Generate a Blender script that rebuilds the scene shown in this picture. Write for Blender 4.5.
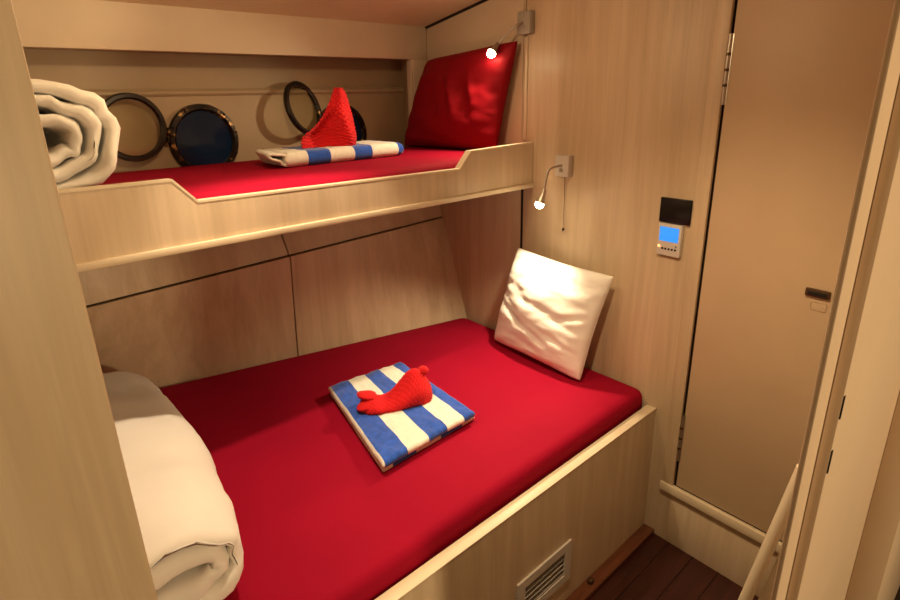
import bpy, bmesh, math, random
from mathutils import Vector, Matrix, noise

# ------------------------------------------------------------------ scene, camera, world, lights
scene = bpy.context.scene
for o in list(bpy.data.objects):
    bpy.data.objects.remove(o, do_unlink=True)
COL = scene.collection

cam_data = bpy.data.cameras.new('camera')
cam = bpy.data.objects.new('camera', cam_data); COL.objects.link(cam)
RIGHT = Vector((0.72230811, -0.69121738, -0.02212519))
DOWN = Vector((-0.24355188, -0.22430323, -0.94359448))
FWD = Vector((0.64726616, 0.68695458, -0.33036333))
CAM = Vector((-1.84031, -0.856238, 1.639914))
m = Matrix.Identity(4)
for i in range(3):
    m[i][0] = RIGHT[i]; m[i][1] = -DOWN[i]; m[i][2] = -FWD[i]; m[i][3] = CAM[i]
cam.matrix_world = m
cam_data.sensor_width = 36.0
cam_data.lens = 580.66 / 900.0 * 36.0
cam_data.clip_start = 0.02
scene.camera = cam

scene.view_settings.view_transform = 'Standard'
scene.view_settings.look = 'None'
scene.view_settings.gamma = 1.0
scene.view_settings.use_curve_mapping = False
scene.view_settings.exposure = 0.2

world = bpy.data.worlds.new('world'); scene.world = world; world.use_nodes = True
bg = world.node_tree.nodes['Background']
bg.inputs[0].default_value = (1.0, 0.66, 0.36, 1); bg.inputs[1].default_value = 0.10

WARM = (1.0, 0.735, 0.41)
LAMP = (1.0, 0.78, 0.48)
def disk_light(name, loc, radius, power, color=WARM):
    d = bpy.data.lights.new(name, 'AREA'); d.shape = 'DISK'; d.size = radius * 2; d.energy = power; d.color = color
    o = bpy.data.objects.new(name, d); o.location = loc; COL.objects.link(o); return o
CEIL_A = (-1.05, 0.46, 2.025)
CEIL_B = (-1.05, -0.28, 2.15)
FILL_C = (-0.90, -3.00, 1.50)
def spot_light(name, loc, aim, power, cone, blend, soft, color=WARM):
    d = bpy.data.lights.new(name, 'SPOT'); d.energy = power; d.color = color; d.shadow_soft_size = soft
    d.spot_size = math.radians(cone); d.spot_blend = blend
    o = bpy.data.objects.new(name, d); o.location = loc; COL.objects.link(o)
    o.rotation_euler = Vector(aim).to_track_quat('-Z', 'Y').to_euler(); return o
spot_light('downlight_beam', CEIL_A, (0, 0, -1), 33.0, 78, 0.6, 0.02, (1.0, 0.77, 0.52))
_d = bpy.data.lights.new('dome_glow', 'POINT'); _d.energy = 8.5; _d.color = WARM; _d.shadow_soft_size = 0.03
_o = bpy.data.objects.new('dome_glow', _d); _o.location = (CEIL_A[0], CEIL_A[1], CEIL_A[2] - 0.012); COL.objects.link(_o)
spot_light('aisle_downlight_beam', CEIL_B, (0.36, 0.02, -1), 56.0, 86, 0.9, 0.02)
disk_light('passage_fill_light', FILL_C, 0.12, 36.0).rotation_euler = Vector((-0.2, 1, 0)).to_track_quat('-Z', 'Y').to_euler()  # added fill from behind the camera, brightens the foot panel and door frame

# ------------------------------------------------------------------ helpers
ANG = math.radians(-5.0)
SA, CA = math.sin(ANG), math.cos(ANG)
def W(t, off, z):
    """end-wall coordinates: t along the wall towards the passage, off out into the room, z up"""
    return Vector((t * SA - off * CA, -t * CA - off * SA, z))
def wall_x(y): return -y * SA / CA

def tag(o, label=None, cat=None, group=None, kind=None):
    if label: o['label'] = label
    if cat: o['category'] = cat
    if group: o['group'] = group
    if kind: o['kind'] = kind
    return o
def link(name, me, mat, parent=None):
    o = bpy.data.objects.new(name, me)
    if mat is not None:
        for mm in (mat if isinstance(mat, (list, tuple)) else [mat]):
            me.materials.append(mm)
    COL.objects.link(o)
    if parent is not None:
        o.parent = parent
        o.matrix_parent_inverse = parent.matrix_basis.inverted()
    return o
def empty(name, loc):
    o = bpy.data.objects.new(name, None); o.location = loc; o.empty_display_size = 0.05
    COL.objects.link(o); return o
def mesh(name, verts, faces, mat, parent=None, smooth=True, auto=None):
    me = bpy.data.meshes.new(name)
    me.from_pydata([tuple(v) for v in verts], [], faces); me.update()
    bm = bmesh.new(); bm.from_mesh(me)
    bmesh.ops.recalc_face_normals(bm, faces=bm.faces)
    bm.to_mesh(me); bm.free()
    for p in me.polygons: p.use_smooth = smooth
    if smooth and auto: me.set_sharp_from_angle(angle=math.radians(auto))
    return link(name, me, mat, parent)
def hexa(name, c8, mat, parent=None, bevel=0.0, segs=2):
    """box from 8 corners: bottom four (ccw), top four (ccw)"""
    bm = bmesh.new()
    v = [bm.verts.new(c) for c in c8]
    for f in ((3,2,1,0),(4,5,6,7),(0,1,5,4),(1,2,6,5),(2,3,7,6),(3,0,4,7)):
        bm.faces.new([v[i] for i in f])
    bmesh.ops.recalc_face_normals(bm, faces=bm.faces)
    if bevel > 0:
        bmesh.ops.bevel(bm, geom=list(bm.edges), offset=bevel, segments=segs, affect='EDGES', profile=0.5)
    me = bpy.data.meshes.new(name); bm.to_mesh(me); bm.free()
    if bevel > 0:
        for p in me.polygons: p.use_smooth = True
        me.set_sharp_from_angle(angle=math.radians(35))
    return link(name, me, mat, parent)
def box(name, lo, hi, mat, parent=None, bevel=0.0, segs=2):
    (a,b,c),(d,e,f) = lo, hi
    return hexa(name, [(a,b,c),(d,b,c),(d,e,c),(a,e,c),(a,b,f),(d,b,f),(d,e,f),(a,e,f)], mat, parent, bevel, segs)
def wbox(name, t0, t1, o0, o1, z0, z1, mat, parent=None, bevel=0.0, segs=2):
    return hexa(name, [W(t0,o0,z0),W(t1,o0,z0),W(t1,o1,z0),W(t0,o1,z0),W(t0,o0,z1),W(t1,o0,z1),W(t1,o1,z1),W(t0,o1,z1)], mat, parent, bevel, segs)
def slab(name, quad, thick, mat, parent=None, bevel=0.002, nrm=None):
    """four corners + thickness away from nrm"""
    q = [Vector(p) for p in quad]
    n = Vector(nrm) if nrm else (q[1]-q[0]).cross(q[3]-q[0]).normalized()
    return hexa(name, q + [p - n*thick for p in q], mat, parent, bevel)
def prism(name, pts, axis_vec, mat, parent=None, bevel=0.0, segs=2):
    """closed polygon (list of 3D points) extruded by axis_vec"""
    bm = bmesh.new(); a = Vector(axis_vec)
    v0 = [bm.verts.new(p) for p in pts]; v1 = [bm.verts.new(Vector(p)+a) for p in pts]
    n = len(pts)
    bm.faces.new(v0); bm.faces.new(v1[::-1])
    for i in range(n): bm.faces.new([v0[i], v0[(i+1)%n], v1[(i+1)%n], v1[i]])
    bmesh.ops.recalc_face_normals(bm, faces=bm.faces)
    if bevel > 0:
        bmesh.ops.bevel(bm, geom=list(bm.edges), offset=bevel, segments=segs, affect='EDGES', profile=0.5)
    me = bpy.data.meshes.new(name); bm.to_mesh(me); bm.free()
    if bevel > 0:
        for p in me.polygons: p.use_smooth = True
        me.set_sharp_from_angle(angle=math.radians(35))
    return link(name, me, mat, parent)
def frame_of(d, up=Vector((0,0,1))):
    d = d.normalized()
    if abs(d.dot(up)) > 0.95: up = Vector((1,0,0))
    a = d.cross(up).normalized(); b = a.cross(d).normalized()
    return a, b
def tube(name, pts, rad, mat, parent=None, n=12, cap=True):
    pts = [Vector(p) for p in pts]; k = len(pts)
    if not isinstance(rad, (list, tuple)): rad = [rad]*k
    vs, fs = [], []
    a = None
    for i, p in enumerate(pts):
        d = (pts[min(i+1,k-1)] - pts[max(i-1,0)]).normalized()
        if a is None: a, b = frame_of(d)
        else:
            a = (a - d*a.dot(d)).normalized(); b = a.cross(d).normalized()
        for j in range(n):
            th = 2*math.pi*j/n
            vs.append(p + (a*math.cos(th) + b*math.sin(th))*rad[i])
    for i in range(k-1):
        for j in range(n):
            fs.append((i*n+j, i*n+(j+1)%n, (i+1)*n+(j+1)%n, (i+1)*n+j))
    if cap: fs.append(tuple(range(n))[::-1]); fs.append(tuple((k-1)*n+j for j in range(n)))
    return mesh(name, vs, fs, mat, parent, True, 50)
def lathe(name, prof, centre, axis, mat, parent=None, n=48, closed=False, auto=40):
    """prof: list of (radius, height along axis)"""
    c = Vector(centre); d = Vector(axis).normalized(); a, b = frame_of(d)
    vs, fs = [], []; k = len(prof)
    for r, h in prof:
        for j in range(n):
            th = 2*math.pi*j/n
            vs.append(c + d*h + (a*math.cos(th)+b*math.sin(th))*r)
    for i in range(k if closed else k-1):
        i2 = (i+1) % k
        for j in range(n):
            fs.append((i*n+j, i*n+(j+1)%n, i2*n+(j+1)%n, i2*n+j))
    if not closed:
        fs.append(tuple(range(n))[::-1]); fs.append(tuple((k-1)*n+j for j in range(n)))
    return mesh(name, vs, fs, mat, parent, True, auto)
def smooth_path(ctrl, per=8):
    """Catmull-Rom through control points (any dimension via Vector)"""
    P = [Vector(c) for c in ctrl]; out = []
    for i in range(len(P)-1):
        p0 = P[max(i-1,0)]; p1 = P[i]; p2 = P[i+1]; p3 = P[min(i+2,len(P)-1)]
        for s in range(per):
            t = s/per
            out.append(0.5*((2*p1)+(p2-p0)*t+(2*p0-5*p1+4*p2-p3)*t*t+(3*p1-p0-3*p2+p3)*t**3))
    out.append(P[-1]); return out
def lerp(a, b, t): return a + (b-a)*t
def fbm(x, y, z, o=3): return noise.fractal((x, y, z), 1.0, 2.0, o)

# ------------------------------------------------------------------ materials
def new_mat(name):
    mt = bpy.data.materials.new(name); mt.use_nodes = True
    nt = mt.node_tree; return mt, nt, nt.nodes['Principled BSDF']
def setp(b, **k):
    names = {'color':'Base Color','rough':'Roughness','metal':'Metallic','spec':'Specular IOR Level','sheen':'Sheen Weight','sheenr':'Sheen Roughness'}
    for q, v in k.items():
        if q == 'color': v = (*v, 1) if len(v) == 3 else v
        b.inputs[names[q]].default_value = v
def pos_map(nt, scale):
    g = nt.nodes.new('ShaderNodeNewGeometry'); mp = nt.nodes.new('ShaderNodeMapping')
    mp.inputs['Scale'].default_value = scale
    nt.links.new(g.outputs['Position'], mp.inputs['Vector']); return mp.outputs['Vector']
def add_noise(nt, vec, scale, detail=3, rough=0.55, dist=0.0):
    n = nt.nodes.new('ShaderNodeTexNoise'); n.inputs['Scale'].default_value = scale
    n.inputs['Detail'].default_value = detail; n.inputs['Roughness'].default_value = rough; n.inputs['Distortion'].default_value = dist
    nt.links.new(vec, n.inputs['Vector']); return n.outputs['Fac']
def ramp(nt, fac, stops):
    r = nt.nodes.new('ShaderNodeValToRGB'); el = r.color_ramp.elements
    while len(el) < len(stops): el.new(0.5)
    for e, (p, c) in zip(el, stops): e.position = p; e.color = (*c, 1)
    nt.links.new(fac, r.inputs['Fac']); return r.outputs['Color']
def mix(nt, fac, a, b, mode='MIX'):
    x = nt.nodes.new('ShaderNodeMix'); x.data_type = 'RGBA'; x.blend_type = mode
    for s, v in ((0, fac), (6, a), (7, b)):
        if hasattr(v, 'node'): nt.links.new(v, x.inputs[s])
        else: x.inputs[s].default_value = v if s == 0 else (*v, 1)
    return x.outputs[2]
def bump(nt, b, h, strength, dist=0.002):
    n = nt.nodes.new('ShaderNodeBump'); n.inputs['Strength'].default_value = strength; n.inputs['Distance'].default_value = dist
    nt.links.new(h, n.inputs['Height']); nt.links.new(n.outputs['Normal'], b.inputs['Normal'])

def laminate(name, dark, mid, light, rough=0.42):
    mt, nt, b = new_mat(name)
    v = pos_map(nt, (1, 1, 0.07))
    f1 = add_noise(nt, v, 16, 4, 0.6, 0.4)
    v2 = pos_map(nt, (1, 1, 0.03))
    f2 = add_noise(nt, v2, 90, 3, 0.6)
    c1 = ramp(nt, f1, [(0.3, dark), (0.5, mid), (0.72, light)])
    c2 = ramp(nt, f2, [(0.3, (0.93, 0.93, 0.93)), (0.6, (1, 1, 1))])
    col = mix(nt, 1.0, c1, c2, 'MULTIPLY')
    nt.links.new(col, b.inputs['Base Color']); setp(b, rough=rough, spec=0.35)
    bump(nt, b, f2, 0.06, 0.001); return mt
def paint(name, col, rough=0.5, var=0.06, spec=0.35):
    mt, nt, b = new_mat(name)
    f = add_noise(nt, pos_map(nt, (1,1,1)), 5, 4)
    c = ramp(nt, f, [(0.3, tuple(x*(1-var) for x in col)), (0.7, tuple(min(1, x*(1+var)) for x in col))])
    nt.links.new(c, b.inputs['Base Color']); setp(b, rough=rough, spec=spec); 
    bump(nt, b, add_noise(nt, pos_map(nt,(1,1,1)), 180, 2), 0.04, 0.001); return mt
def cloth(name, col, var=0.08, weave=900, wr=14, bs=0.25, sheen=0.2, rough=0.85, spec=0.15):
    mt, nt, b = new_mat(name)
    v = pos_map(nt, (1,1,1))
    f = add_noise(nt, v, wr, 4)
    c = ramp(nt, f, [(0.3, tuple(x*(1-var) for x in col)), (0.7, tuple(min(1, x*(1+var)) for x in col))])
    nt.links.new(c, b.inputs['Base Color']); setp(b, rough=rough, sheen=sheen, spec=spec)
    bump(nt, b, add_noise(nt, v, weave, 2), bs, 0.0008); return mt

LAM = laminate('pale_wood_laminate', (0.53, 0.40, 0.265), (0.615, 0.48, 0.33), (0.69, 0.555, 0.40))
LAMEDGE = paint('laminate_edge_band', (0.70, 0.59, 0.43), 0.4, 0.04)
CREAM = paint('cream_painted_panel', (0.60, 0.485, 0.35), 0.5, 0.05)
CEILM = paint('ceiling_lining', (0.74, 0.63, 0.43), 0.55, 0.05)
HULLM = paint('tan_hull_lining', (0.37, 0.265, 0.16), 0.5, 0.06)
JAMBM = paint('beige_door_frame', (0.68, 0.525, 0.385), 0.45, 0.03)
DOORM = paint('beige_door_laminate', (0.56, 0.42, 0.28), 0.45, 0.04)
GAP = paint('dark_joint', (0.035, 0.02, 0.012), 0.8, 0.1)
RUBBER = paint('black_rubber', (0.012, 0.010, 0.009), 0.6, 0.1)
REDSHEET = cloth('red_fitted_sheet', (0.30, 0.0035, 0.023), 0.05, 1400, 5, 0.15, 0.0, 0.8, 0.08)
REDPILLOW = cloth('red_pillowcase', (0.23, 0.003, 0.009), 0.06, 1400, 7, 0.15, 0.0, 0.6, 0.12)
REDTOWEL = cloth('red_waffle_cotton', (0.62, 0.012, 0.016), 0.08, 600, 20, 0.4, 0.1)
WHITECLOTH = cloth('white_cotton', (0.83, 0.80, 0.76), 0.03, 1400, 6, 0.12, 0.15)
TWHITE = cloth('white_terry', (0.80, 0.78, 0.70), 0.06, 420, 60, 0.9, 0.4)
TBLUE = cloth('blue_terry', (0.014, 0.085, 0.50), 0.25, 420, 70, 0.9, 0.4)
PLASTIC = paint('white_plastic', (0.62, 0.58, 0.54), 0.35, 0.02)
GREYPL = paint('grey_lamp_plastic', (0.36, 0.33, 0.28), 0.4, 0.03)
BLACKGL = paint('black_glass_plate', (0.008, 0.007, 0.007), 0.25, 0.02, 0.4)
WHITERAIL = paint('cream_gloss_paint', (0.74, 0.66, 0.52), 0.3, 0.03, 0.5)
DIRTBRONZE, _nt, _b = new_mat('dark_worn_bronze')
_f = add_noise(_nt, pos_map(_nt, (1,1,1)), 38, 3, 0.6)
_nt.links.new(ramp(_nt, _f, [(0.50, (0.02, 0.014, 0.010)), (0.58, (0.06, 0.035, 0.018)), (0.64, (0.42, 0.24, 0.09))]), _b.inputs['Base Color'])
setp(_b, rough=0.32, metal=0.65)
BLACKRING, _nt, _b = new_mat('black_enamel_ring'); setp(_b, color=(0.016, 0.012, 0.009), rough=0.25, spec=0.6)
STEEL, _nt, _b = new_mat('brushed_steel'); setp(_b, color=(0.55, 0.5, 0.44), rough=0.35, metal=1.0)
BRONZE, _nt, _b = new_mat('brown_bronze'); setp(_b, color=(0.10, 0.055, 0.03), rough=0.4, metal=0.6)
NIGHT, _nt, _b = new_mat('night_water_behind_glass'); setp(_b, color=(0.004, 0.016, 0.045), rough=0.12, spec=0.5)
# thin clear pane
PANE = bpy.data.materials.new('clear_pane'); PANE.use_nodes = True; _nt = PANE.node_tree; _nt.nodes.clear()
_o = _nt.nodes.new('ShaderNodeOutputMaterial'); _t = _nt.nodes.new('ShaderNodeBsdfTransparent'); _g = _nt.nodes.new('ShaderNodeBsdfGlossy'); _m = _nt.nodes.new('ShaderNodeMixShader'); _fr = _nt.nodes.new('ShaderNodeFresnel')
_t.inputs[0].default_value = (0.93, 0.92, 0.86, 1); _g.inputs['Roughness'].default_value = 0.05
_m.inputs[0].default_value = 0.05; _nt.links.new(_t.outputs[0], _m.inputs[1]); _nt.links.new(_g.outputs[0], _m.inputs[2]); _nt.links.new(_m.outputs[0], _o.inputs[0])
def emit(name, col, s):
    mt, nt, b = new_mat(name); setp(b, color=(0.02,0.02,0.02)); b.inputs['Emission Color'].default_value = (*col,1); b.inputs['Emission Strength'].default_value = s; return mt
LENS = emit('glowing_lamp_lens', (1.0, 0.80, 0.46), 60.0)
DOWNLENS = emit('glowing_downlight_lens', (1.0, 0.72, 0.40), 6.0)
SCREEN = emit('blue_backlit_screen', (0.02, 0.30, 1.0), 1.0)
SCREEN2 = emit('blue_screen_digits', (0.02, 0.16, 0.75), 0.55)
ORANGE = emit('orange_indicator', (1.0, 0.30, 0.10), 3.0)
# floor: dark red-brown varnished boards
FLOORM, _nt, _b = new_mat('dark_varnished_board')
_v = pos_map(_nt, (0.35, 4.0, 1)); _f = add_noise(_nt, _v, 9, 5, 0.6, 0.5)
_nt.links.new(ramp(_nt, _f, [(0.3, (0.026, 0.006, 0.005)), (0.55, (0.046, 0.011, 0.008)), (0.75, (0.066, 0.017, 0.011))]), _b.inputs['Base Color'])
setp(_b, rough=0.38, spec=0.45)
SKIRT, _nt, _b = new_mat('red_brown_wood_strip')
_v = pos_map(_nt, (0.35, 4.0, 4.0)); _f = add_noise(_nt, _v, 14, 4)
_nt.links.new(ramp(_nt, _f, [(0.3, (0.10, 0.030, 0.014)), (0.7, (0.17, 0.054, 0.024))]), _b.inputs['Base Color']); setp(_b, rough=0.4)

# ------------------------------------------------------------------ the setting
# floor with boards running along the cabin
floor = box('floor', (-2.7, -3.2, -0.06), (0.6, 1.7, -0.004), GAP); tag(floor, kind='structure')
fy = -0.70
for k in range(8):
    box('floor_board', (-2.1, fy + k*0.098 + 0.001, -0.02), (0.07, fy + (k+1)*0.098 - 0.001, 0.0), FLOORM, floor, 0.0015, 1)

# end wall (head of the bunks, with the door)
wr = wbox('wall_right', -1.75, 0.70, -0.08, -0.03, -0.02, 2.4, GAP); tag(wr, kind='structure')
wbox('panel', -1.75, -0.7095, -0.03, 0.0, 0.0, 2.4, LAM, wr, 0.002)          # inner panel beside the bunks
wbox('panel', -0.7035, 0.0985, -0.03, 0.0, 0.0, 2.4, LAM, wr, 0.002)        # main panel with the lamps
wbox('panel', 0.0985, 0.70, -0.03, 0.0, 0.0, 0.228, LAM, wr, 0.001)          # below the door
wbox('panel', 0.0985, 0.70, -0.03, -0.012, 0.228, 2.4, GAP, wr)
wbox('joint_strip', -0.7030, -0.690, 0.0, 0.006, 1.47, 1.85, LAMEDGE, wr, 0.002)
wbox('joint_strip', -0.714, -0.7035, -0.01, 0.0015, 0.45, 1.285, RUBBER, wr, 0.0)
wbox('upper_panel', -1.40, -0.715, 0.0, 0.004, 1.44, 2.3, CREAM, wr, 0.001)

# door in the end wall
door = empty('door_1', W(0.1, 0, 0.226)); tag(door, kind='structure')
wbox('door_leaf', 0.1165, 0.69, -0.01, 0.010, 0.270, 2.4, DOORM, door, 0.002)
wbox('frame_stile', 0.060, 0.106, 0.0, 0.014, 0.262, 2.4, LAM, door, 0.003)
wbox('frame_sill', 0.056, 0.69, 0.0, 0.020, 0.226, 0.262, LAMEDGE, door, 0.004)
for z0, z1 in ((0.375, 0.565), (1.60, 1.79)):
    h = tube('hinge', [W(0.1115, 0.012, z0), W(0.1115, 0.012, z1)], 0.0055, STEEL, door, 10)
    for q in (0.28, 0.5, 0.72):
        zz = lerp(z0, z1, q); tube('knuckle_ring', [W(0.1115, 0.012, zz-0.004), W(0.1115, 0.012, zz+0.004)], 0.0066, BRONZE, h, 10)
    wbox('hinge_leaf', 0.113, 0.121, 0.009, 0.0115, z0, z1, STEEL, h)
hd = wbox('latch_handle', 0.422, 0.485, 0.010, 0.020, 1.090, 1.113, BRONZE, door, 0.003)
wbox('grip_slot', 0.430, 0.478, 0.0195, 0.0215, 1.096, 1.106, RUBBER, hd, 0.001)
wbox('handle_shade_patch', 0.440, 0.480, 0.010, 0.0112, 1.052, 1.075, DOORM, door, 0.003)  # thin raised patch standing in for the faint shade below the handle

# hull side: sloping lower panels, strip above, then the beam and porthole wall
def bot_y(x, z):
    top_z = 1.0676 + 0.0337*x
    y0 = 1.068 - 0.24*(x - 0.145)
    return y0 + (1.247 - y0)*(z - 0.60)/(top_z - 0.60)
def top_z(x): return 1.0676 + 0.0337*x
wb = box('wall_back', (-2.3, 1.70, -0.02), (0.4, 1.76, 2.3), GAP); tag(wb, kind='structure')
def lower_panel(x0, x1):
    n = 8; vs = []; fs = []
    for i in range(n+1):
        x = lerp(x0, x1, i/n)
        for j in range(7):
            z = lerp(0.45, top_z(x), j/6)
            vs.append((x, bot_y(x, z), z))
    N = len(vs)
    vs += [(a, b+0.018, c) for a, b, c in vs]
    for i in range(n):
        for j in range(6):
            q = (i*7+j, (i+1)*7+j, (i+1)*7+j+1, i*7+j+1)
            fs.append(q); fs.append(tuple(N+k for k in q[::-1]))
    rim = [i*7 for i in range(n+1)] + [n*7+j for j in range(1,7)] + [i*7+6 for i in range(n-1,-1,-1)] + [j for j in range(5,0,-1)]
    for a, b in zip(rim, rim[1:]+rim[:1]): fs.append((a, b, N+b, N+a))
    return mesh('panel', vs, fs, LAM, wb, True, 40)
XJ = -0.742
lower_panel(-2.05, XJ-0.003); lower_panel(XJ+0.003, 0.1065)
mesh('dark_backing', [(-2.05,1.62,0.45),(0.15,1.62,0.45),(0.15,1.62,1.12),(-2.05,1.62,1.12),(-2.05,1.66,0.45),(0.15,1.66,0.45),(0.15,1.66,1.12),(-2.05,1.66,1.12)],
     [(0,1,2,3),(7,6,5,4),(0,4,5,1),(1,5,6,2),(2,6,7,3),(3,7,4,0)], GAP, wb, False)
def strip(x0, x1, lean0=0.010, lean1=0.075):
    q = []
    for x, z, l in ((x0, top_z(x0)+0.006, lean0), (x1, top_z(x1)+0.006, lean0), (x1, 1.30, lean1), (x0, 1.30, lean1)):
        q.append((x - (0.03 if (x == x1 or x == x0) and z > 1.2 and abs(x - XJ) < 0.01 else 0), 1.247 + l, z))
    return slab('panel', q, 0.012, LAM, wb, 0.001)
strip(-2.05, XJ-0.003); strip(XJ+0.003, 0.112)

YV = 1.334
box('beam', (-2.1, YV, 1.805), (wall_x(YV)-0.001, YV+0.05, 2.02), CREAM, wb, 0.003)
box('stile', (0.026, YV, 1.39), (wall_x(YV)-0.001, YV+0.05, 1.805), CREAM, wb, 0.003)
box('bead', (0.018, YV+0.004, 1.39), (0.026, YV+0.03, 1.808), CREAM, wb, 0.002)
YH = 1.48
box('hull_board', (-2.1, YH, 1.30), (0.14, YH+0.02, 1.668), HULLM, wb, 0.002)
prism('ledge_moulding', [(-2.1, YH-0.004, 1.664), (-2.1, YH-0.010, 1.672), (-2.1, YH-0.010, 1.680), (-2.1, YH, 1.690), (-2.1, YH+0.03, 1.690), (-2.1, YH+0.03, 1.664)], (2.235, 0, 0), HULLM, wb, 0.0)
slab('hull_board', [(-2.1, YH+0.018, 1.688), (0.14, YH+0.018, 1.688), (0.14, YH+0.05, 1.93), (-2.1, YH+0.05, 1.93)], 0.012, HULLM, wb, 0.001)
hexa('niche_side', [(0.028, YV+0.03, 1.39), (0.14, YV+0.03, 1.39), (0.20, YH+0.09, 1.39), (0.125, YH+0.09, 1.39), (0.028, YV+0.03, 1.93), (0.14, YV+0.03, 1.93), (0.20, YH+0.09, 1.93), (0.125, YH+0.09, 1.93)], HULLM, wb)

# ceiling: rises from the hull towards the passage
def cz(y): return 1.945 + 0.157*(YV - y)
ce = hexa('ceiling', [(-2.7, -3.2, cz(-3.2)), (0.35, -3.2, cz(-3.2)), (0.35, 1.5, cz(1.5)), (-2.7, 1.5, cz(1.5)),
                      (-2.7, -3.2, cz(-3.2)+0.04), (0.35, -3.2, cz(-3.2)+0.04), (0.35, 1.5, cz(1.5)+0.04), (-2.7, 1.5, cz(1.5)+0.04)], CEILM)
tag(ce, kind='structure')
tr = tube('trim_1', [(wall_x(y)-0.004, y, cz(y)-0.002) for y in (1.333, 0.9, 0.4, 0.0, -0.6)], 0.0075, RUBBER, None, 8); tag(tr, kind='structure')
tr = tube('trim_2', [(wall_x(YV)-0.002, YV-0.001, z) for z in (1.42, 1.7, cz(YV)-0.004)], 0.0025, GAP, None, 6); tag(tr, kind='structure')

# panel closing the foot of the bunks, beside the passage
wl = box('wall_left', (-2.70, -0.020, 0.0), (-1.696, 0.014, 2.18), LAM, None, 0.004, 3); tag(wl, kind='structure')
ft = box('wall_foot', (-2.14, 0.02, 0.0), (-2.10, 1.70, 2.15), LAM); tag(ft, kind='structure')
# passage side wall with the stepped door frame at the right of the picture
wf = box('wall_front', (-1.046, -0.700, 0.0), (-0.06, -0.692, 2.27), JAMBM, None, 0.002); tag(wf, kind='structure')
box('frame_board', (-0.989, -0.716, 0.0), (-0.03, -0.7005, 2.27), JAMBM, wf, 0.0015)
box('cover_board', (-0.438, -0.773, 0.0), (1.2, -0.7165, 2.27), JAMBM, wf, 0.002)
for z0, z1 in ((1.215, 1.250), (1.128, 1.165)):
    box('hinge_slit', (-0.9885, -0.7172, z0), (-0.984, -0.7155, z1), RUBBER, wf)

# skirting strip at the foot of the lower bunk
bb = box('baseboard_bunk', (-1.69, -0.048, 0.0), (-0.004, -0.001, 0.022), SKIRT, None, 0.004); tag(bb, kind='structure')
clip = box('floor_clip', (-0.420, -0.030, 0.0205), (-0.398, -0.012, 0.040), BRONZE, bb, 0.005)

# ------------------------------------------------------------------ bunks
H = 0.54
lb = empty('lower_bunk', (-0.9, 0.018, 0.0)); tag(lb, 'lower bunk base with pale laminate front board and a small vent grille', 'bunk bed')
VX0, VX1, VZ0, VZ1 = -0.790, -0.519, 0.112, 0.270
# front board, four pieces around the vent cut-out kept as one board mesh
def board_with_hole(name, x0, x1, z0, z1, hx0, hx1, hz0, hz1, y0, y1, mat, parent):
    vs = []; 
    for y in (y0, y1):
        for (x, z) in ((x0,z0),(x1,z0),(x1,z1),(x0,z1),(hx0,hz0),(hx1,hz0),(hx1,hz1),(hx0,hz1)): vs.append((x,y,z))
    fs = []
    for i in range(4):
        j = (i+1) % 4
        fs.append((i, j, 4+j, 4+i)); fs.append((8+i, 8+j, 12+j, 12+i)[::-1])
        fs.append((i, 8+i, 8+j, j)); fs.append((4+i, 4+j, 12+j, 12+i))
    return mesh(name, vs, fs, mat, parent, False)
board_with_hole('front_board', -1.694, -0.001, 0.0, H-0.004, VX0+0.02, VX1-0.02, VZ0+0.02, VZ1-0.02, 0.0, 0.036, LAM, lb)
box('edge_band', (-1.694, -0.0012, H-0.004), (-0.0005, 0.0372, H), LAMEDGE, lb, 0.0012, 2)
box('mattress_base', (-2.09, 0.0375, 0.38), (0.0, 1.0, 0.42), LAM, lb)
vg = empty('vent_grille', ((VX0+VX1)/2, 0, VZ0)); vg.parent = lb; vg.matrix_parent_inverse = lb.matrix_basis.inverted()
board_with_hole('vent_frame', VX0, VX1, VZ0, VZ1, VX0+0.034, VX1-0.034, VZ0+0.030, VZ1-0.030, -0.007, 0.0, PLASTIC, vg)
nsl = 5
for k in range(nsl):
    zc = lerp(VZ0+0.037, VZ1-0.037, k/(nsl-1))
    hexa('slat', [(VX0+0.034, -0.004, zc-0.001), (VX1-0.034, -0.004, zc-0.001), (VX1-0.034, 0.008, zc-0.006), (VX0+0.034, 0.008, zc-0.006),
                  (VX0+0.034, -0.004, zc+0.002), (VX1-0.034, -0.004, zc+0.002), (VX1-0.034, 0.008, zc-0.003), (VX0+0.034, 0.008, zc-0.003)], PLASTIC, vg)
box('vent_back', (VX0+0.03, 0.030, VZ0+0.026), (VX1-0.03, 0.034, VZ1-0.026), GAP, vg)

ub = empty('upper_bunk', (-0.9, 0.66, 1.285)); tag(ub, 'upper bunk shelf with notched laminate guard rail above the double bed', 'bunk bed')
YR = 0.648
xr_end = wall_x(YR) - 0.002
prof = [(-2.09, 1.464), (-1.344, 1.462), (-1.290, 1.403), (-0.359, 1.393), (-0.302, 1.451), (xr_end, 1.459)]
poly = [(-2.09, YR, 1.286)] + [(x, YR, z) for x, z in prof] + [(xr_end, YR, 1.286)]
prism('guard_rail', poly[::-1], (0, 0.024, 0), LAM, ub)
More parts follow.
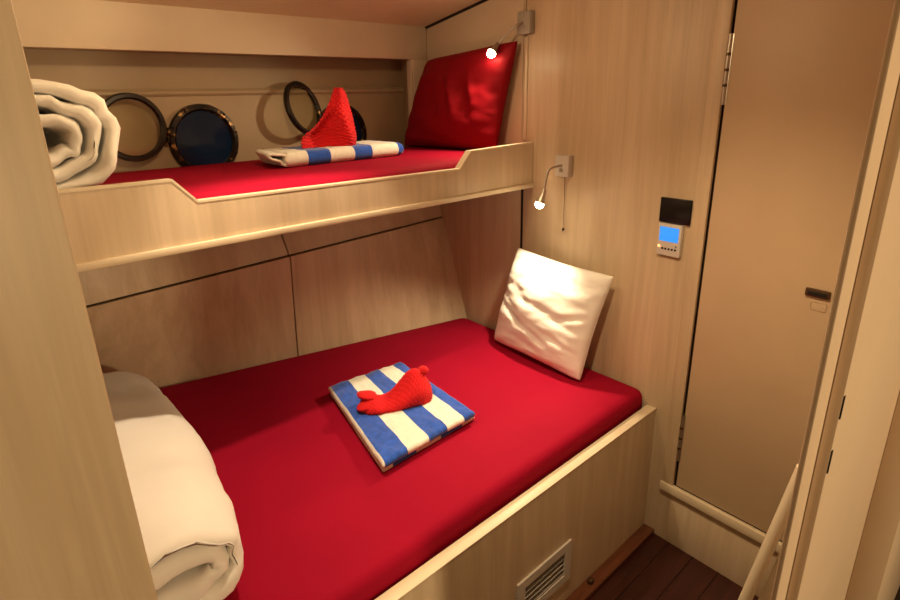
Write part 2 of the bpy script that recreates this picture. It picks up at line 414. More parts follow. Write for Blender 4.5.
# edge band following the notched top
vs, fs = [], []
nn = []
for i, (x, z) in enumerate(prof):
    d0 = Vector((prof[i][0]-prof[i-1][0], prof[i][1]-prof[i-1][1])).normalized() if i > 0 else None
    d1 = Vector((prof[i+1][0]-prof[i][0], prof[i+1][1]-prof[i][1])).normalized() if i < len(prof)-1 else None
    d = ((d0 or d1) + (d1 or d0)).normalized(); n = Vector((-d.y, d.x))
    c = 1.0 / max(0.5, n.dot(Vector((-(d1 or d0).y, (d1 or d0).x))))
    nn.append((n.x*c, n.y*c))
TH = 0.0035
for (x, z), (nx, nz) in zip(prof, nn):
    for (yy, off) in ((YR-0.0015, -0.002), (YR-0.0015, TH), (YR+0.0255, TH), (YR+0.0255, -0.002)):
        vs.append((min(x + nx*off, xr_end), yy, z + nz*off))
for i in range(len(prof)-1):
    for j in range(4): fs.append((i*4+j, i*4+(j+1)%4, (i+1)*4+(j+1)%4, (i+1)*4+j))
fs.append((3,2,1,0)); k = (len(prof)-1)*4; fs.append((k,k+1,k+2,k+3))
mesh('edge_band', vs, fs, LAMEDGE, ub, False)
box('bottom_lip', (-2.09, YR-0.012, 1.284), (xr_end+0.001, YR+0.002, 1.302), LAMEDGE, ub, 0.003)
box('bunk_base', (-2.09, YR+0.0245, 1.290), (0.04, YH-0.005, 1.308), SKIRT, ub)

# ------------------------------------------------------------------ mattresses
def rounded_poly(pts, r, per=6):
    out = []; n = len(pts)
    for i in range(n):
        p0 = Vector(pts[i-1]); p1 = Vector(pts[i]); p2 = Vector(pts[(i+1)%n])
        a = (p0-p1).normalized(); b = (p2-p1).normalized()
        half = a.angle(b)/2; d = r/math.tan(half)
        s = p1 + a*d; e = p1 + b*d; c = p1 + (a+b).normalized()*(r/math.sin(half))
        v0 = s-c; v1 = e-c; ang = v0.angle(v1); sgn = 1 if v0.cross(v1) > 0 else -1
        for k in range(per+1):
            th = sgn*ang*k/per
            out.append(c + Vector((v0.x*math.cos(th)-v0.y*math.sin(th), v0.x*math.sin(th)+v0.y*math.cos(th))))
    return out
def inset_poly(pts, d):
    n = len(pts); out = []
    for i in range(n):
        p0 = Vector(pts[i-1]); p1 = Vector(pts[i]); p2 = Vector(pts[(i+1)%n])
        a = (p1-p0).normalized(); b = (p2-p1).normalized()
        na = Vector((-a.y, a.x)); nb = Vector((-b.y, b.x))
        m = (na+nb).normalized(); out.append(p1 + m*(d/m.dot(na)))
    return out
def mattress(name, pts, z0, z1, e, rc, mat, label, cat='mattress', sag=0.0):
    rings = []
    rings.append((0.012, z0)); rings.append((0.0, z0+0.012))
    k = 7
    for i in range(k+1):
        th = math.pi/2*i/k
        rings.append((e*(1-math.cos(th)), z1-e+e*math.sin(th)))
    rings.append((e+0.06, z1+0.002))
    vs, fs = [], []
    n = None
    for d, z in rings:
        rp = rounded_poly(inset_poly(pts, d), max(rc-d*0.6, 0.02))
        n = len(rp)
        for q in rp: vs.append((q.x, q.y, z + (0.004*fbm(q.x*3, q.y*3, z*3) if z > z0+0.03 else 0)))
    for i in range(len(rings)-1):
        for j in range(n): fs.append((i*n+j, i*n+(j+1)%n, (i+1)*n+(j+1)%n, (i+1)*n+j))
    fs.append(tuple(range(n))[::-1])
    # top: fan to centre
    top = [(len(rings)-1)*n+j for j in range(n)]
    c = sum((Vector(vs[i]) for i in top), Vector())/n
    vs.append((c.x, c.y, z1+0.004)); ci = len(vs)-1
    for j in range(n): fs.append((top[j], top[(j+1)%n], ci))
    o = mesh(name, vs, fs, mat, None, True, 60)
    return tag(o, label, cat)
def mb_y(x): return 1.068 - 0.24*(x-0.145) + 0.004
lm = mattress('mattress', [(-2.08, 0.048), (wall_x(0.06)-0.002, 0.048), (wall_x(1.05)-0.002, mb_y(0.09)), (-2.08, mb_y(-2.08)-0.0)], 0.422, 0.602, 0.038, 0.036, REDSHEET,
              'wide mattress with red fitted sheet on the lower double bunk')
um = mattress('mattress', [(-2.08, 0.680), (0.050, 0.680), (0.088, 1.30), (0.020, 1.456), (-2.08, 1.456)], 1.310, 1.417, 0.035, 0.04, REDSHEET,
              'narrow mattress with red fitted sheet on the upper bunk')

# ------------------------------------------------------------------ pillows
def pillow(name, BL, BR, TR, TL, thick, mat, label, n=56, k=0.07, wamp=0.006, seed=0.0, creases=(), nrm=None, back=0.7, power=0.42):
    BL, BR, TR, TL = map(Vector, (BL, BR, TR, TL))
    N = (BR-BL).cross(TL-BL).normalized()
    if nrm is not None and N.dot(Vector(nrm)) < 0: N = -N
    ex = (BR-BL).normalized()
    vs, fs = [], []; idx = {}
    for side in (1, -1):
        for i in range(n+1):
            for j in range(n+1):
                border = i in (0, n) or j in (0, n)
                if side == -1 and border:
                    idx[(side,i,j)] = idx[(1,i,j)]; continue
                u = -math.cos(math.pi*i/n); v = -math.cos(math.pi*j/n)
                u = 0.5*u + 0.5*(2*i/n-1); v = 0.5*v + 0.5*(2*j/n-1)
                uu = u*(1-k*(1-v*v)); vv = v*(1-k*(1-u*u))
                cp_ = 1-0.03*(u*u*v*v)**2; a, b = (uu*cp_+1)/2, (vv*cp_+1)/2
                p = BL*(1-a)*(1-b) + BR*a*(1-b) + TR*a*b + TL*(1-a)*b
                prof = max(0.0, (1-u*u)*(1-v*v))**power
                h = thick*prof*(1.0 if side == 1 else -back)
                w = wamp*(fbm(uu*1.6+seed, vv*3.2, seed, 4)) + wamp*1.1*(1-abs(fbm(uu*1.3+seed*2, vv*4.6+uu*0.8, 3+seed, 3))*2.0)*0.5
                edge = 1 - prof
                w += wamp*0.9*math.sin(14*vv + 3*fbm(uu*2, vv*2, seed))*edge*abs(u)
                for (cu, cv, du, dv, wd, am) in creases:
                    L = math.hypot(du, dv); tx, ty = du/L, dv/L
                    s = (u-cu)*tx + (v-cv)*ty; q = -(u-cu)*ty + (v-cv)*tx + 0.12*s*s
                    w += am*math.exp(-(q/wd)**2)*math.exp(-(s/L)**4)
                p = p + N*(h + (w*min(1, prof*1.6) if side == 1 else w*0.3*prof))
                idx[(side,i,j)] = len(vs); vs.append(p)
    for side in (1, -1):
        for i in range(n):
            for j in range(n):
                q = (idx[(side,i,j)], idx[(side,i+1,j)], idx[(side,i+1,j+1)], idx[(side,i,j+1)])
                fs.append(q if side == 1 else q[::-1])
    o = mesh(name, vs, fs, mat, None, True)
    return tag(o, label, 'pillow')
pillow('pillow', (-0.062, 0.755, 0.606), (-0.136, 0.240, 0.606), (-0.044, 0.180, 1.022), (-0.006, 0.668, 1.044), 0.085, WHITECLOTH,
       'white pillow leaning on the end wall at the head of the lower bunk', k=0.065, wamp=0.0060, seed=1.3, nrm=(-1, -0.3, 0.3), back=0.35,
       creases=((-0.75, 0.05, 0.35, -0.12, 0.05, -0.008), (-0.6, -0.15, 0.4, -0.2, 0.05, -0.008), (0.1, 0.1, 0.5, -0.1, 0.07, -0.008), (0.65, 0.1, 0.3, 0.1, 0.05, -0.008), (0.55, -0.4, 0.35, -0.08, 0.05, -0.008), (-0.1, -0.35, 0.5, -0.2, 0.06, -0.008)))
pillow('pillow', (-0.002, 1.400, 1.415), (0.010, 0.800, 1.415), (0.022, 0.700, 1.842), (0.062, 1.275, 1.802), 0.085, REDPILLOW,
       'red pillow leaning on the end wall at the head of the upper bunk', k=0.035, wamp=0.005, seed=4.1, nrm=(-1, -0.2, 0.2), back=0.30,
       creases=((0.15, 0.05, 0.18, -0.5, 0.07, 0.016), (0.45, -0.1, 0.14, -0.4, 0.06, -0.008), (-0.12, 0.0, 0.12, -0.3, 0.05, 0.008), (0.5, 0.15, 0.1, -0.3, 0.05, 0.010)))

# ------------------------------------------------------------------ rolled duvets
def duvet(name, cx, zb, a, b, y0, y1, pitch, turns, label, amp=0.008, seed=0.0, start=0.0, taper=0.0, ny=46, shear=0.0):
    """a thick quilt rolled up (flattened spiral section) with its axis along y"""
    per = 44; ns = int(per*turns)
    sec = []
    for i in range(ns+1):
        th = start - 2*math.pi*i/per
        sh = pitch*i/per
        ea, eb = max(a-sh, 0.02), max(b-sh, 0.012)
        ex = 2/2.6
        c, s = math.cos(th), math.sin(th)
        sec.append(Vector((ea*math.copysign(abs(c)**ex, c), eb*math.copysign(abs(s)**ex, s))))
    def nrm(i):
        d = (sec[min(i+1, ns)]-sec[max(i-1, 0)]).normalized(); return Vector((-d.y, d.x))
    vs, fs = [], []
    loop = 2*(ns+1)
    for j in range(ny+1):
        f = j/ny
        y = lerp(y0, y1, 0.5-0.5*math.cos(math.pi*f))
        dd = min(y-y0, y1-y); th = pitch*0.43
        tk = th*min(1.0, math.sqrt(max(0.0, 1-(1-min(1, dd/0.028))**2))*0.93+0.07)
        pull = 0.010*(1-min(1, dd/0.05))
        for side in (1, -1):
            rng = range(ns+1) if side == 1 else range(ns, -1, -1)
            for i in rng:
                n = nrm(i); q = sec[i]
                if n.dot(q) < 0: n = -n
                w = amp*fbm(q.x*7+seed, y*5, q.y*7+side*0.3, 4)
                if dd < 0.12: w += 0.6*amp*math.sin(i*0.9+5*fbm(i*0.12, y*3, seed))*(1-dd/0.12)
                off = tk*side*(1.0 if not (i > ns-3 or i < 3) else (0.25+0.25*min(i, ns-i))) + w
                p = q + n*off - q*pull
                yy = y + 0.018*fbm(q.x*9, q.y*9+seed, 2.0, 3)*(1-min(1, dd/0.15)) + 0.010*math.sin(i*0.31+seed)*(1-min(1, dd/0.1))
                tp = 1 - taper*(1-min(1, (y-y0)/0.5))**2
                vs.append((cx + p.x*tp + shear*(y-y0), yy, max(zb + b + p.y, zb+0.002)))
    for j in range(ny):
        for i in range(loop):
            fs.append((j*loop+i, j*loop+(i+1)%loop, (j+1)*loop+(i+1)%loop, (j+1)*loop+i))
    for j in (0, ny):
        for i in range(ns):
            q = (j*loop+i, j*loop+i+1, j*loop+loop-2-i, j*loop+loop-1-i)
            fs.append(q)
    o = mesh(name, vs, fs, WHITECLOTH, None, True)
    return tag(o, label, 'duvet')
duvet('rolled_duvet', -1.760, 0.606, 0.345, 0.120, 0.175, 1.13, 0.050, 2.3, 'white duvet rolled up across the foot of the lower bunk', 0.012, 0.7, math.radians(215), 0.17, shear=0.075)
duvet('rolled_duvet', -1.640, 1.420, 0.236, 0.146, 0.715, 1.40, 0.036, 3.6, 'white duvet rolled up at the foot of the upper bunk', 0.011, 5.2, math.radians(-60), 0.0)

# ------------------------------------------------------------------ striped towels
def towel_layer(name, corners, z0, z1, stripe, parent, nu=90, nv=40, round_e=0.5, seed=0.0, amp=0.002):
    """flat soft slab: corners are far-left, far-right, near-right, near-left in plan; stripes change with u"""
    A, B, C, D = [Vector((*c, 0)) for c in corners]
    vs, fs, mi = [], [], []; idx = {}
    T = (z1-z0)/2; zc = (z0+z1)/2
    wu = ((B-A).length + (C-D).length)/2; wv = ((D-A).length + (C-B).length)/2
    for side in (1, -1):
        for i in range(nu+1):
            for j in range(nv+1):
                bd = i in (0, nu) or j in (0, nv)
                if side == -1 and bd: idx[(side,i,j)] = idx[(1,i,j)]; continue
                u = i/nu; v = 0.5-0.5*math.cos(math.pi*j/nv); 
                du = min(u, 1-u)*wu; dv = min(v, 1-v)*wv
                e = T
                fu = math.sqrt(max(0, 1-(1-min(1, du/e))**2)); fv = math.sqrt(max(0, 1-(1-min(1, dv/e))**2))
                h = T*min(fu, fv) if not bd else 0
                p = A*(1-u)*(1-v) + B*u*(1-v) + C*u*v + D*(1-u)*v
                w = amp*fbm(u*9+seed, v*9, side+seed, 3)
                ww = 0.003*fbm(u*4+seed, v*4, 7+seed, 2)
                p = Vector((p.x+ww, p.y+ww, zc + side*h + (w if side == 1 else 0)))
                idx[(side,i,j)] = len(vs); vs.append(p)
    for side in (1, -1):
        for i in range(nu):
            for j in range(nv):
                q = (idx[(side,i,j)], idx[(side,i+1,j)], idx[(side,i+1,j+1)], idx[(side,i,j+1)])
                fs.append(q if side == 1 else q[::-1]); mi.append(1 if stripe((i+0.5)/nu) else 0)
    me = bpy.data.meshes.new(name); me.from_pydata([tuple(v) for v in vs], [], fs); me.update()
    for p, k in zip(me.polygons, mi): p.material_index = k; p.use_smooth = True
    return link(name, me, [TWHITE, TBLUE], parent)
t1 = empty('striped_towel', (-0.75, 0.58, 0.604)); tag(t1, 'folded blue and white striped towel lying on the lower red mattress', 'towel')
st = lambda u: (u < 0.25 and u > 0.022) or 0.47 < u < 0.67 or u > 0.865
towel_layer('lower_fold', [(-0.858, 0.842), (-0.538, 0.815), (-0.606, 0.345), (-1.010, 0.328)], 0.6050, 0.6245, lambda u: 0.10 < u < 0.33 or 0.60 < u < 0.84, t1, seed=2.0)
towel_layer('upper_fold', [(-0.862, 0.846), (-0.540, 0.818), (-0.616, 0.332), (-1.015, 0.318)], 0.6245, 0.650, st, t1, seed=5.0, amp=0.004)
t2 = empty('striped_towel', (-0.57, 1.12, 1.421)); tag(t2, 'folded blue and white striped towel lying on the upper red mattress', 'towel')
st2 = lambda u: 0.17 < u < 0.345 or 0.545 < u < 0.70 or u > 0.945
towel_layer('folded_body', [(-0.830, 1.235), (-0.300, 1.255), (-0.316, 1.008), (-0.852, 0.988)], 1.421, 1.473, st2, t2, seed=8.0)
# loose hem curling out at the left end of the upper towel
vs, fs = [], []
pathp = smooth_path([(-0.835, 1.462), (-0.868, 1.466), (-0.897, 1.470), (-0.905, 1.463), (-0.888, 1.452), (-0.866, 1.445), (-0.858, 1.434), (-0.838, 1.428)], 6)
npth = len(pathp)
for j in range(15):
    y = lerp(1.000, 1.215, j/14)
    for s in (1, -1):
        for i in range(npth):
            i2 = i if s == 1 else npth-1-i
            d = (pathp[min(i2+1, npth-1)]-pathp[max(i2-1, 0)]).normalized(); n2 = Vector((-d.y, d.x))
            q = pathp[i2] + n2*0.0042*s
            vs.append((q.x + 0.06*(j/14) + 0.004*fbm(y*12, i2*0.2, 1), y, q.y + 0.002*fbm(y*14, i2*0.3, 4)))
L2 = 2*npth
for j in range(14):
    for i in range(L2): fs.append((j*L2+i, j*L2+(i+1)%L2, (j+1)*L2+(i+1)%L2, (j+1)*L2+i))
for j in (0, 14):
    for i in range(npth-1): fs.append((j*L2+i, j*L2+i+1, j*L2+L2-2-i, j*L2+L2-1-i))
mesh('curled_hem', vs, fs, TWHITE, t2, True)

# ------------------------------------------------------------------ folded red cloths
def ring_loft(name, rings, mat, label, waffle=0.0, wu=60, wv=30, per=10, rows=8):
    """rings: list of lists of control points (closed), lofted with Catmull-Rom both ways"""
    def closed(c):
        P = [Vector(p) for p in c]; n = len(P); out = []
        for i in range(n):
            p0, p1, p2, p3 = P[i-1], P[i], P[(i+1)%n], P[(i+2)%n]
            for s in range(per):
                t = s/per
                out.append(0.5*((2*p1)+(p2-p0)*t+(2*p0-5*p1+4*p2-p3)*t*t+(3*p1-p0-3*p2+p3)*t**3))
        return out
    R = [closed(r) for r in rings]; n = len(R[0])
    cols = [smooth_path([R[k][j] for k in range(len(R))], rows) for j in range(n)]
    m_ = len(cols[0])
    vs, fs = [], []
    for k in range(m_):
        for j in range(n): vs.append(cols[j][k])
    if waffle:
        out = []
        for k in range(m_):
            cen = sum((vs[k*n+j] for j in range(n)), Vector())/n
            for j in range(n):
                du = vs[k*n+(j+1)%n]-vs[k*n+j-1]; dv = vs[min(k+1, m_-1)*n+j]-vs[max(k-1, 0)*n+j]
                nn_ = du.cross(dv)
                nn_ = nn_.normalized() if nn_.length > 1e-9 else Vector((0,0,1))
                if nn_.dot(vs[k*n+j]-cen) < 0: nn_ = -nn_
                uu = 2*math.pi*j/n*wu/2; vv = math.pi*k/m_*wv
                out.append(vs[k*n+j] + nn_*waffle*(abs(math.sin(uu/2+vv/2))*abs(math.sin(uu/2-vv/2))*2-0.7))
        vs = out
    for k in range(m_-1):
        for j in range(n): fs.append((k*n+j, k*n+(j+1)%n, (k+1)*n+(j+1)%n, (k+1)*n+j))
    fs.append(tuple(range(n))[::-1]); fs.append(tuple((m_-1)*n+j for j in range(n)))
    o = mesh(name, vs, fs, mat, None, True)
    return tag(o, label, 'folded cloth')
# pointed shell on the upper towel: sections from base to peak (left lip, hollow, front ridge, right, back right, back left)
bz = 1.4735
def cone_ring(h, xl, yl, xh, yh, xm, ym, xr, yr_, xb, yb):
    z = bz + h
    return [(xl, yl, z), (xh, yh, z), (xm, ym, z), (xr, yr_, z), (xb, yb, z), ((xb+xl)/2, (yb+yl)/2+0.012, z)]
rings = [
    cone_ring(0.000, -0.728, 1.085, -0.632, 1.092, -0.548, 1.046, -0.492, 1.100, -0.530, 1.160),
    cone_ring(0.022, -0.730, 1.085, -0.630, 1.108, -0.550, 1.038, -0.488, 1.100, -0.530, 1.162),
    cone_ring(0.042, -0.718, 1.086, -0.626, 1.122, -0.555, 1.036, -0.487, 1.100, -0.535, 1.160),
    cone_ring(0.065, -0.676, 1.090, -0.610, 1.122, -0.560, 1.040, -0.489, 1.100, -0.538, 1.155),
    cone_ring(0.095, -0.640, 1.090, -0.594, 1.108, -0.562, 1.048, -0.492, 1.100, -0.540, 1.145),
    cone_ring(0.130, -0.612, 1.088, -0.590, 1.078, -0.556, 1.066, -0.500, 1.100, -0.540, 1.132),
    cone_ring(0.165, -0.590, 1.086, -0.574, 1.077, -0.554, 1.072, -0.510, 1.098, -0.542, 1.118),
    cone_ring(0.192, -0.574, 1.088, -0.564, 1.082, -0.552, 1.080, -0.522, 1.096, -0.545, 1.108),
    cone_ring(0.207, -0.560, 1.092, -0.554, 1.089, -0.548, 1.088, -0.536, 1.095, -0.546, 1.100)]
ring_loft('folded_cloth', rings, REDTOWEL, 'red waffle cloth folded into a tall pointed shell on the upper towel', waffle=0.0036, wu=26, wv=30, per=16, rows=12)
# low crescent on the lower towel
CO = Vector((-0.872, 0.618, 0.651)); CAX = Vector((0.88, -0.42, 0)).normalized(); CPX = Vector((CAX.y, -CAX.x, 0))
def sec8(q, zt, wf, wb, lean=0.0, z0=0.0):
    P = lambda d, z: CO + CAX*q + CPX*d + Vector((0, 0, z + z0))
    return [P(wf, 0.0), P(wf*1.08, 0.38*zt), P(wf*0.55+lean, 0.80*zt), P(lean, zt), P(-wb*0.5+lean, 0.80*zt), P(-wb, 0.35*zt), P(-wb, 0.0), P(0, -0.0)]
cr = [sec8(-0.004, 0.012, 0.012, 0.012, 0, 0.006), sec8(0.008, 0.036, 0.046, 0.034), sec8(0.036, 0.043, 0.056, 0.042), sec8(0.070, 0.034, 0.056, 0.036),
      sec8(0.104, 0.046, 0.056, 0.034), sec8(0.138, 0.076, 0.056, 0.034, -0.006), sec8(0.168, 0.104, 0.052, 0.034, -0.010), sec8(0.194, 0.110, 0.048, 0.034, -0.010),
      sec8(0.216, 0.094, 0.042, 0.032, -0.006), sec8(0.234, 0.064, 0.030, 0.026), sec8(0.244, 0.026, 0.012, 0.012, 0, 0.012)]
boat = ring_loft('folded_cloth', cr, REDTOWEL, 'red waffle cloth folded into a low curved boat on the lower towel', waffle=0.0022, wu=30, wv=44, per=9, rows=9)
def lobe(name, c, rx, ry, rz, ax, parent, seed):
    ax = Vector(ax).normalized(); sd = Vector((ax.y, -ax.x, 0)).normalized(); up = sd.cross(ax).normalized()
    vs, fs = [], []; nu_, nv_ = 28, 16
    for a in range(nv_+1):
        ph = math.pi*a/nv_
        for b_ in range(nu_):
            th = 2*math.pi*b_/nu_
            k = 1 + 0.10*fbm(math.cos(th)*1.5+seed, math.sin(th)*1.5, ph, 3) + 0.035*math.sin(th*9)*math.sin(ph)
            vs.append(Vector(c) + ax*rx*math.cos(ph)*k + sd*ry*math.sin(ph)*math.cos(th)*k + up*rz*math.sin(ph)*math.sin(th)*k)
    for a in range(nv_):
        for b_ in range(nu_): fs.append((a*nu_+b_, a*nu_+(b_+1)%nu_, (a+1)*nu_+(b_+1)%nu_, (a+1)*nu_+b_))
    return mesh(name, vs, fs, REDTOWEL, parent, True)
lobe('tail_fold', CO + CAX*0.020 + CPX*0.020 + Vector((0, 0, 0.018)), 0.040, 0.030, 0.0155, (0.95, -0.3, 0.12), boat, 1.0)
lobe('tail_fold', CO + CAX*0.022 - CPX*0.010 + Vector((0, 0, 0.040)), 0.034, 0.034, 0.012, (0.95, -0.2, -0.18), boat, 3.0)
lobe('rolled_tip', CO + CAX*0.222 - CPX*0.012 + Vector((0, 0, 0.098)), 0.017, 0.020, 0.014, (0.8, 0.1, 0.3), boat, 6.0)

# ------------------------------------------------------------------ portholes
def ring_profile(r_out, r_in, t):
    b = min(0.004, t*0.4)
    return [(r_in, 0), (r_in, t*0.6), (r_in+(r_out-r_in)*0.3, t), (r_out-b, t*0.9), (r_out, t*0.5), (r_out, 0)]
def porthole(cx, czz, r, cover_c, cover_d, cover_up, rcov, label, hinge_p):
    e = empty('porthole', (cx, YH, czz)); tag(e, label, 'porthole', 'round portholes above the upper bunk')
    nrm_ = (0, -1, 0)
    lathe('rim', ring_profile(r, r-0.026, 0.022), (cx, YH-0.0005, czz), nrm_, DIRTBRONZE, e, 64, True)
    lathe('glass', [(0.0005, 0.0), (r-0.024, 0.0), (r-0.024, 0.004), (0.0005, 0.004)], (cx, YH-0.006, czz), nrm_, NIGHT, e, 48)
    for q in range(10):
        th = 2*math.pi*q/10+0.2
        p = Vector((cx+math.cos(th)*(r-0.008), YH-0.019, czz+math.sin(th)*(r-0.008)))
        lathe('rivet', [(0.0055, 0), (0.0055, 0.003), (0.003, 0.0055), (0.0004, 0.006)], p, nrm_, DIRTBRONZE, e, 10)
    d = Vector(cover_d).normalized(); up = Vector(cover_up); up = (up - d*up.dot(d)).normalized(); n_ = d.cross(up).normalized()
    if n_.y > 0: n_ = -n_
    cc = Vector(cover_c)
    cv = lathe('cover_ring', [(rcov-0.021, -0.006), (rcov-0.021, 0.005), (rcov-0.015, 0.011), (rcov-0.004, 0.010), (rcov, 0.004), (rcov, -0.006), (rcov-0.004, -0.011), (rcov-0.016, -0.011)], cc, n_, BLACKRING, e, 64, True)
    lathe('pane', [(0.0005, -0.002), (rcov-0.020, -0.002), (rcov-0.020, 0.002), (0.0005, 0.002)], cc, n_, PANE, cv, 48)
    hp = Vector(hinge_p)
    hg = tube('hinge_pin', [hp - up*0.026, hp + up*0.026], 0.0075, DIRTBRONZE, e, 10)
    tube('hinge_lug', [hp, cc - d*(rcov-0.004)], 0.0085, DIRTBRONZE, hg, 8)
    tube('hinge_arm', [hp + Vector((0, 0.004, 0)), Vector((hp.x+0.03, YH-0.006, hp.z-0.006))], 0.0085, DIRTBRONZE, hg, 8)
    return e
porthole(-0.925, 1.502, 0.134, (-1.182, 1.440, 1.562), (-0.97, -0.05, 0.20), (0.2, 0, 1), 0.116,
         'dark round porthole at the left of the upper bunk, its glass cover swung open flat', (-1.062, 1.450, 1.530))
dphi = math.radians(156); tl = math.radians(16)
dvec = Vector((math.cos(dphi), -math.sin(dphi), 0)); nv = dvec.cross(Vector((0,0,1)))
porthole(-0.300, 1.490, 0.134, (-0.508, 1.428, 1.607), tuple(dvec), tuple(Vector((0,0,1))*math.cos(tl)+nv*math.sin(tl)), 0.113,
         'dark round porthole behind the tall red cloth, its ring cover swung open at an angle', (-0.415, 1.452, 1.570))

# ------------------------------------------------------------------ reading lamps
def reading_lamp(tc, zc, head, aim, ctrl, label, mat_base, cord):
    base = W(tc, 0, zc)
    e = empty('reading_lamp', base); tag(e, label, 'lamp', 'gooseneck reading lamps')
    wbox('base', tc-0.034, tc+0.034, 0.0, 0.030, zc-0.040, zc+0.040, mat_base, e, 0.005)
    wbox('switch', tc-0.008, tc+0.008, 0.030, 0.034, zc-0.022, zc-0.008, GREYPL, e, 0.002)
    head = Vector(head); aim = Vector(aim).normalized()
    back = head - aim*0.046
    pts = smooth_path([W(tc, 0.020, zc+0.004)] + [Vector(c) for c in ctrl] + [back], 10)
    tube('gooseneck', pts, 0.0042, STEEL, e, 10)
    hd_ = lathe('lamp_head', [(0.006, -0.050), (0.0085, -0.046), (0.0105, -0.030), (0.0165, -0.004), (0.0175, 0.0), (0.0150, 0.0), (0.0140, -0.004)], head, aim, STEEL, e, 24)
    lathe('lens', [(0.0004, 0.0215), (0.008, 0.0195), (0.0145, 0.013), (0.0172, 0.004), (0.0150, -0.003)][::-1], head, aim, LENS, hd_, 24)
    if cord:
        cp = [W(tc+0.006, 0.014, zc-0.040), W(tc+0.006, 0.012, zc-0.12), W(tc+0.004, 0.010, zc-0.245)]
        c = tube('pull_cord', cp, 0.0011, BRONZE, e, 6)
        lathe('cord_bead', [(0.0004, -0.006), (0.004, -0.004), (0.0045, 0.0), (0.003, 0.005), (0.0004, 0.006)], cp[-1], (0, 0, 1), RUBBER, c, 10)
    d = bpy.data.lights.new('reading_beam', 'SPOT'); d.energy = POWER[0]; d.color = LAMP; d.shadow_soft_size = 0.012
    d.spot_size = math.radians(POWER[1]); d.spot_blend = POWER[2]
    l = bpy.data.objects.new('reading_beam', d); COL.objects.link(l)
    l.location = head + aim*0.027; l.rotation_euler = aim.to_track_quat('-Z', 'Y').to_euler()
    return e
POWER = (21.0, 114, 0.7)
reading_lamp(-0.476, 1.382, (-0.128, 0.465, 1.263), (-0.34, 0.15, -1.0), [(-0.054, 0.480, 1.378), (-0.086, 0.472, 1.345)],
             'lit gooseneck reading lamp on the end wall over the white pillow', PLASTIC, True)
POWER = (13.0, 140, 0.6)
reading_lamp(-0.692, 1.898, (-0.052, 0.775, 1.796), (-0.75, 0.05, -0.75), [(0.006, 0.712, 1.884), (-0.006, 0.742, 1.858)],
             'lit gooseneck reading lamp on the end wall over the red pillow', GREYPL, False)

# ------------------------------------------------------------------ wall controls
pl = wbox('switch_plate', -0.060, 0.051, 0.0, 0.010, 1.229, 1.311, BLACKGL, None, 0.003); tag(pl, 'black blank glass plate on the end wall above the thermostat', 'wall plate')
th_ = empty('thermostat', W(-0.012, 0, 1.12)); tag(th_, 'white thermostat with a glowing blue screen on the end wall', 'thermostat')
wbox('body', -0.054, 0.031, 0.0, 0.016, 1.119, 1.2265, PLASTIC, th_, 0.003)
wbox('screen', -0.047, 0.022, 0.0155, 0.0168, 1.168, 1.216, SCREEN, th_, 0.001)
for q in range(5):
    tc = -0.032 + q*0.0118
    lathe('button', [(0.0036, 0), (0.0036, 0.0018), (0.0026, 0.0026), (0.0003, 0.0027)], W(tc, 0.0158, 1.143), W(0, 1, 0), RUBBER, th_, 12)
lathe('indicator', [(0.0048, 0), (0.0048, 0.0014), (0.003, 0.0028), (0.0003, 0.003)], W(-0.0455, 0.0158, 1.149), W(0, 1, 0), ORANGE, th_, 12)
lathe('button', [(0.0026, 0), (0.0026, 0.0012), (0.0003, 0.002)], W(0.0165, 0.0158, 1.155), W(0, 1, 0), RUBBER, th_, 12)

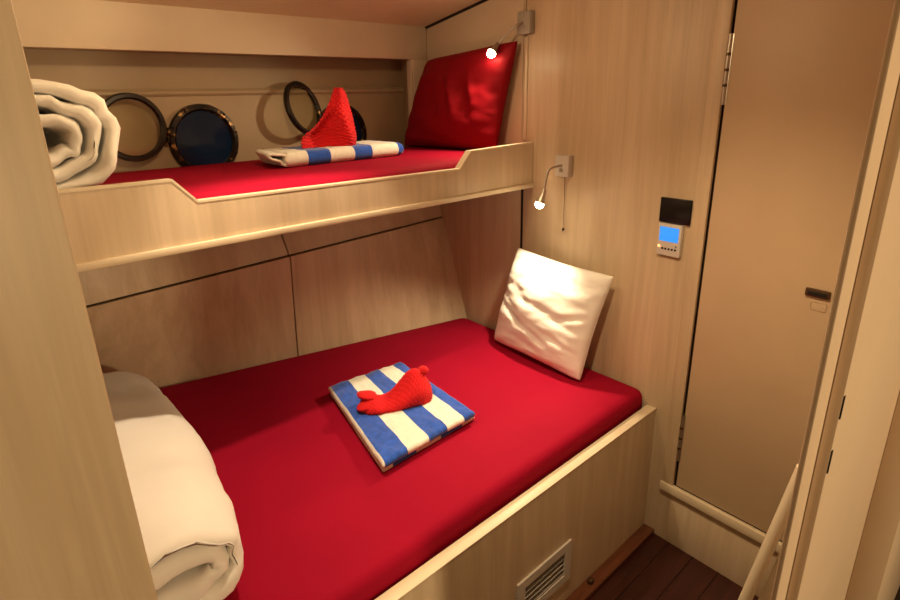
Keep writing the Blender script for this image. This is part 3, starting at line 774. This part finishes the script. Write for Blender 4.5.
# ------------------------------------------------------------------ handrail beside the passage door frame
hr = empty('handrail', (-0.72, -0.55, 0.0)); tag(hr, 'cream round handrail slanting down beside the door frame in the right corner', 'handrail')
p0 = Vector((-0.700, -0.6215, 0.889)); p1 = Vector((-0.700, -0.574, 0.576))
dr = (p1-p0).normalized()
tube('rail', [p0 - dr*0.06, p0 - dr*0.05, p1, p1 + dr*0.58], 0.0125, WHITERAIL, hr, 20)
sdir = Vector((0.0, -1.0, 0.0))
slab('side_board', [p0 + Vector((0.012, -0.022, 0.02)) - dr*0.05, p1 + Vector((0.012, -0.022, 0)) + dr*0.57, p1 + Vector((0.012, -0.075, 0)) + dr*0.57, p0 + Vector((0.012, -0.050, 0.02)) - dr*0.05], 0.012, WHITERAIL, hr, 0.002)

# ------------------------------------------------------------------ light fittings outside the frame
for loc, lab in ((CEIL_A, 'round recessed downlight in the ceiling over the bunk edge'), (CEIL_B, 'round recessed downlight in the ceiling over the aisle')):
    y = loc[1]; r = 0.035
    e = empty('downlight', (loc[0], y, cz(y))); tag(e, lab, 'ceiling light', 'downlights in the ceiling')
    lathe('trim_ring', [(r, 0.0), (r, 0.012), (r+0.006, 0.016), (r+0.014, 0.012), (r+0.014, 0.0)], (loc[0], y, cz(y)+0.004), (0, 0, -1), STEEL, e, 32, True)
    lathe('lens', [(0.0005, 0.0), (r+0.001, 0.0), (r+0.001, 0.006), (0.0005, 0.008)], (loc[0], y, cz(y)+0.004), (0, 0, -1), DOWNLENS, e, 32)
wp = box('wall_passage', (-2.70, -3.10, 0.0), (0.3, -3.07, 2.6), CREAM); tag(wp, kind='structure')
e = empty('passage_fill_fitting', (FILL_C[0], -3.07, FILL_C[2])); tag(e, 'added fill light, a round opal disc unseen in the passage behind the viewer', 'wall light')  # invented fitting that carries the added passage fill
lathe('back_plate', [(0.05, 0.0), (0.125, 0.0), (0.130, 0.012), (0.130, 0.028), (0.05, 0.028)], (FILL_C[0], -3.07, FILL_C[2]), (0, 1, 0), STEEL, e, 32)
lathe('diffuser', [(0.122, 0.028), (0.120, 0.036), (0.10, 0.046), (0.06, 0.052), (0.0005, 0.054)], (FILL_C[0], -3.07, FILL_C[2]), (0, 1, 0), DOWNLENS, e, 32)
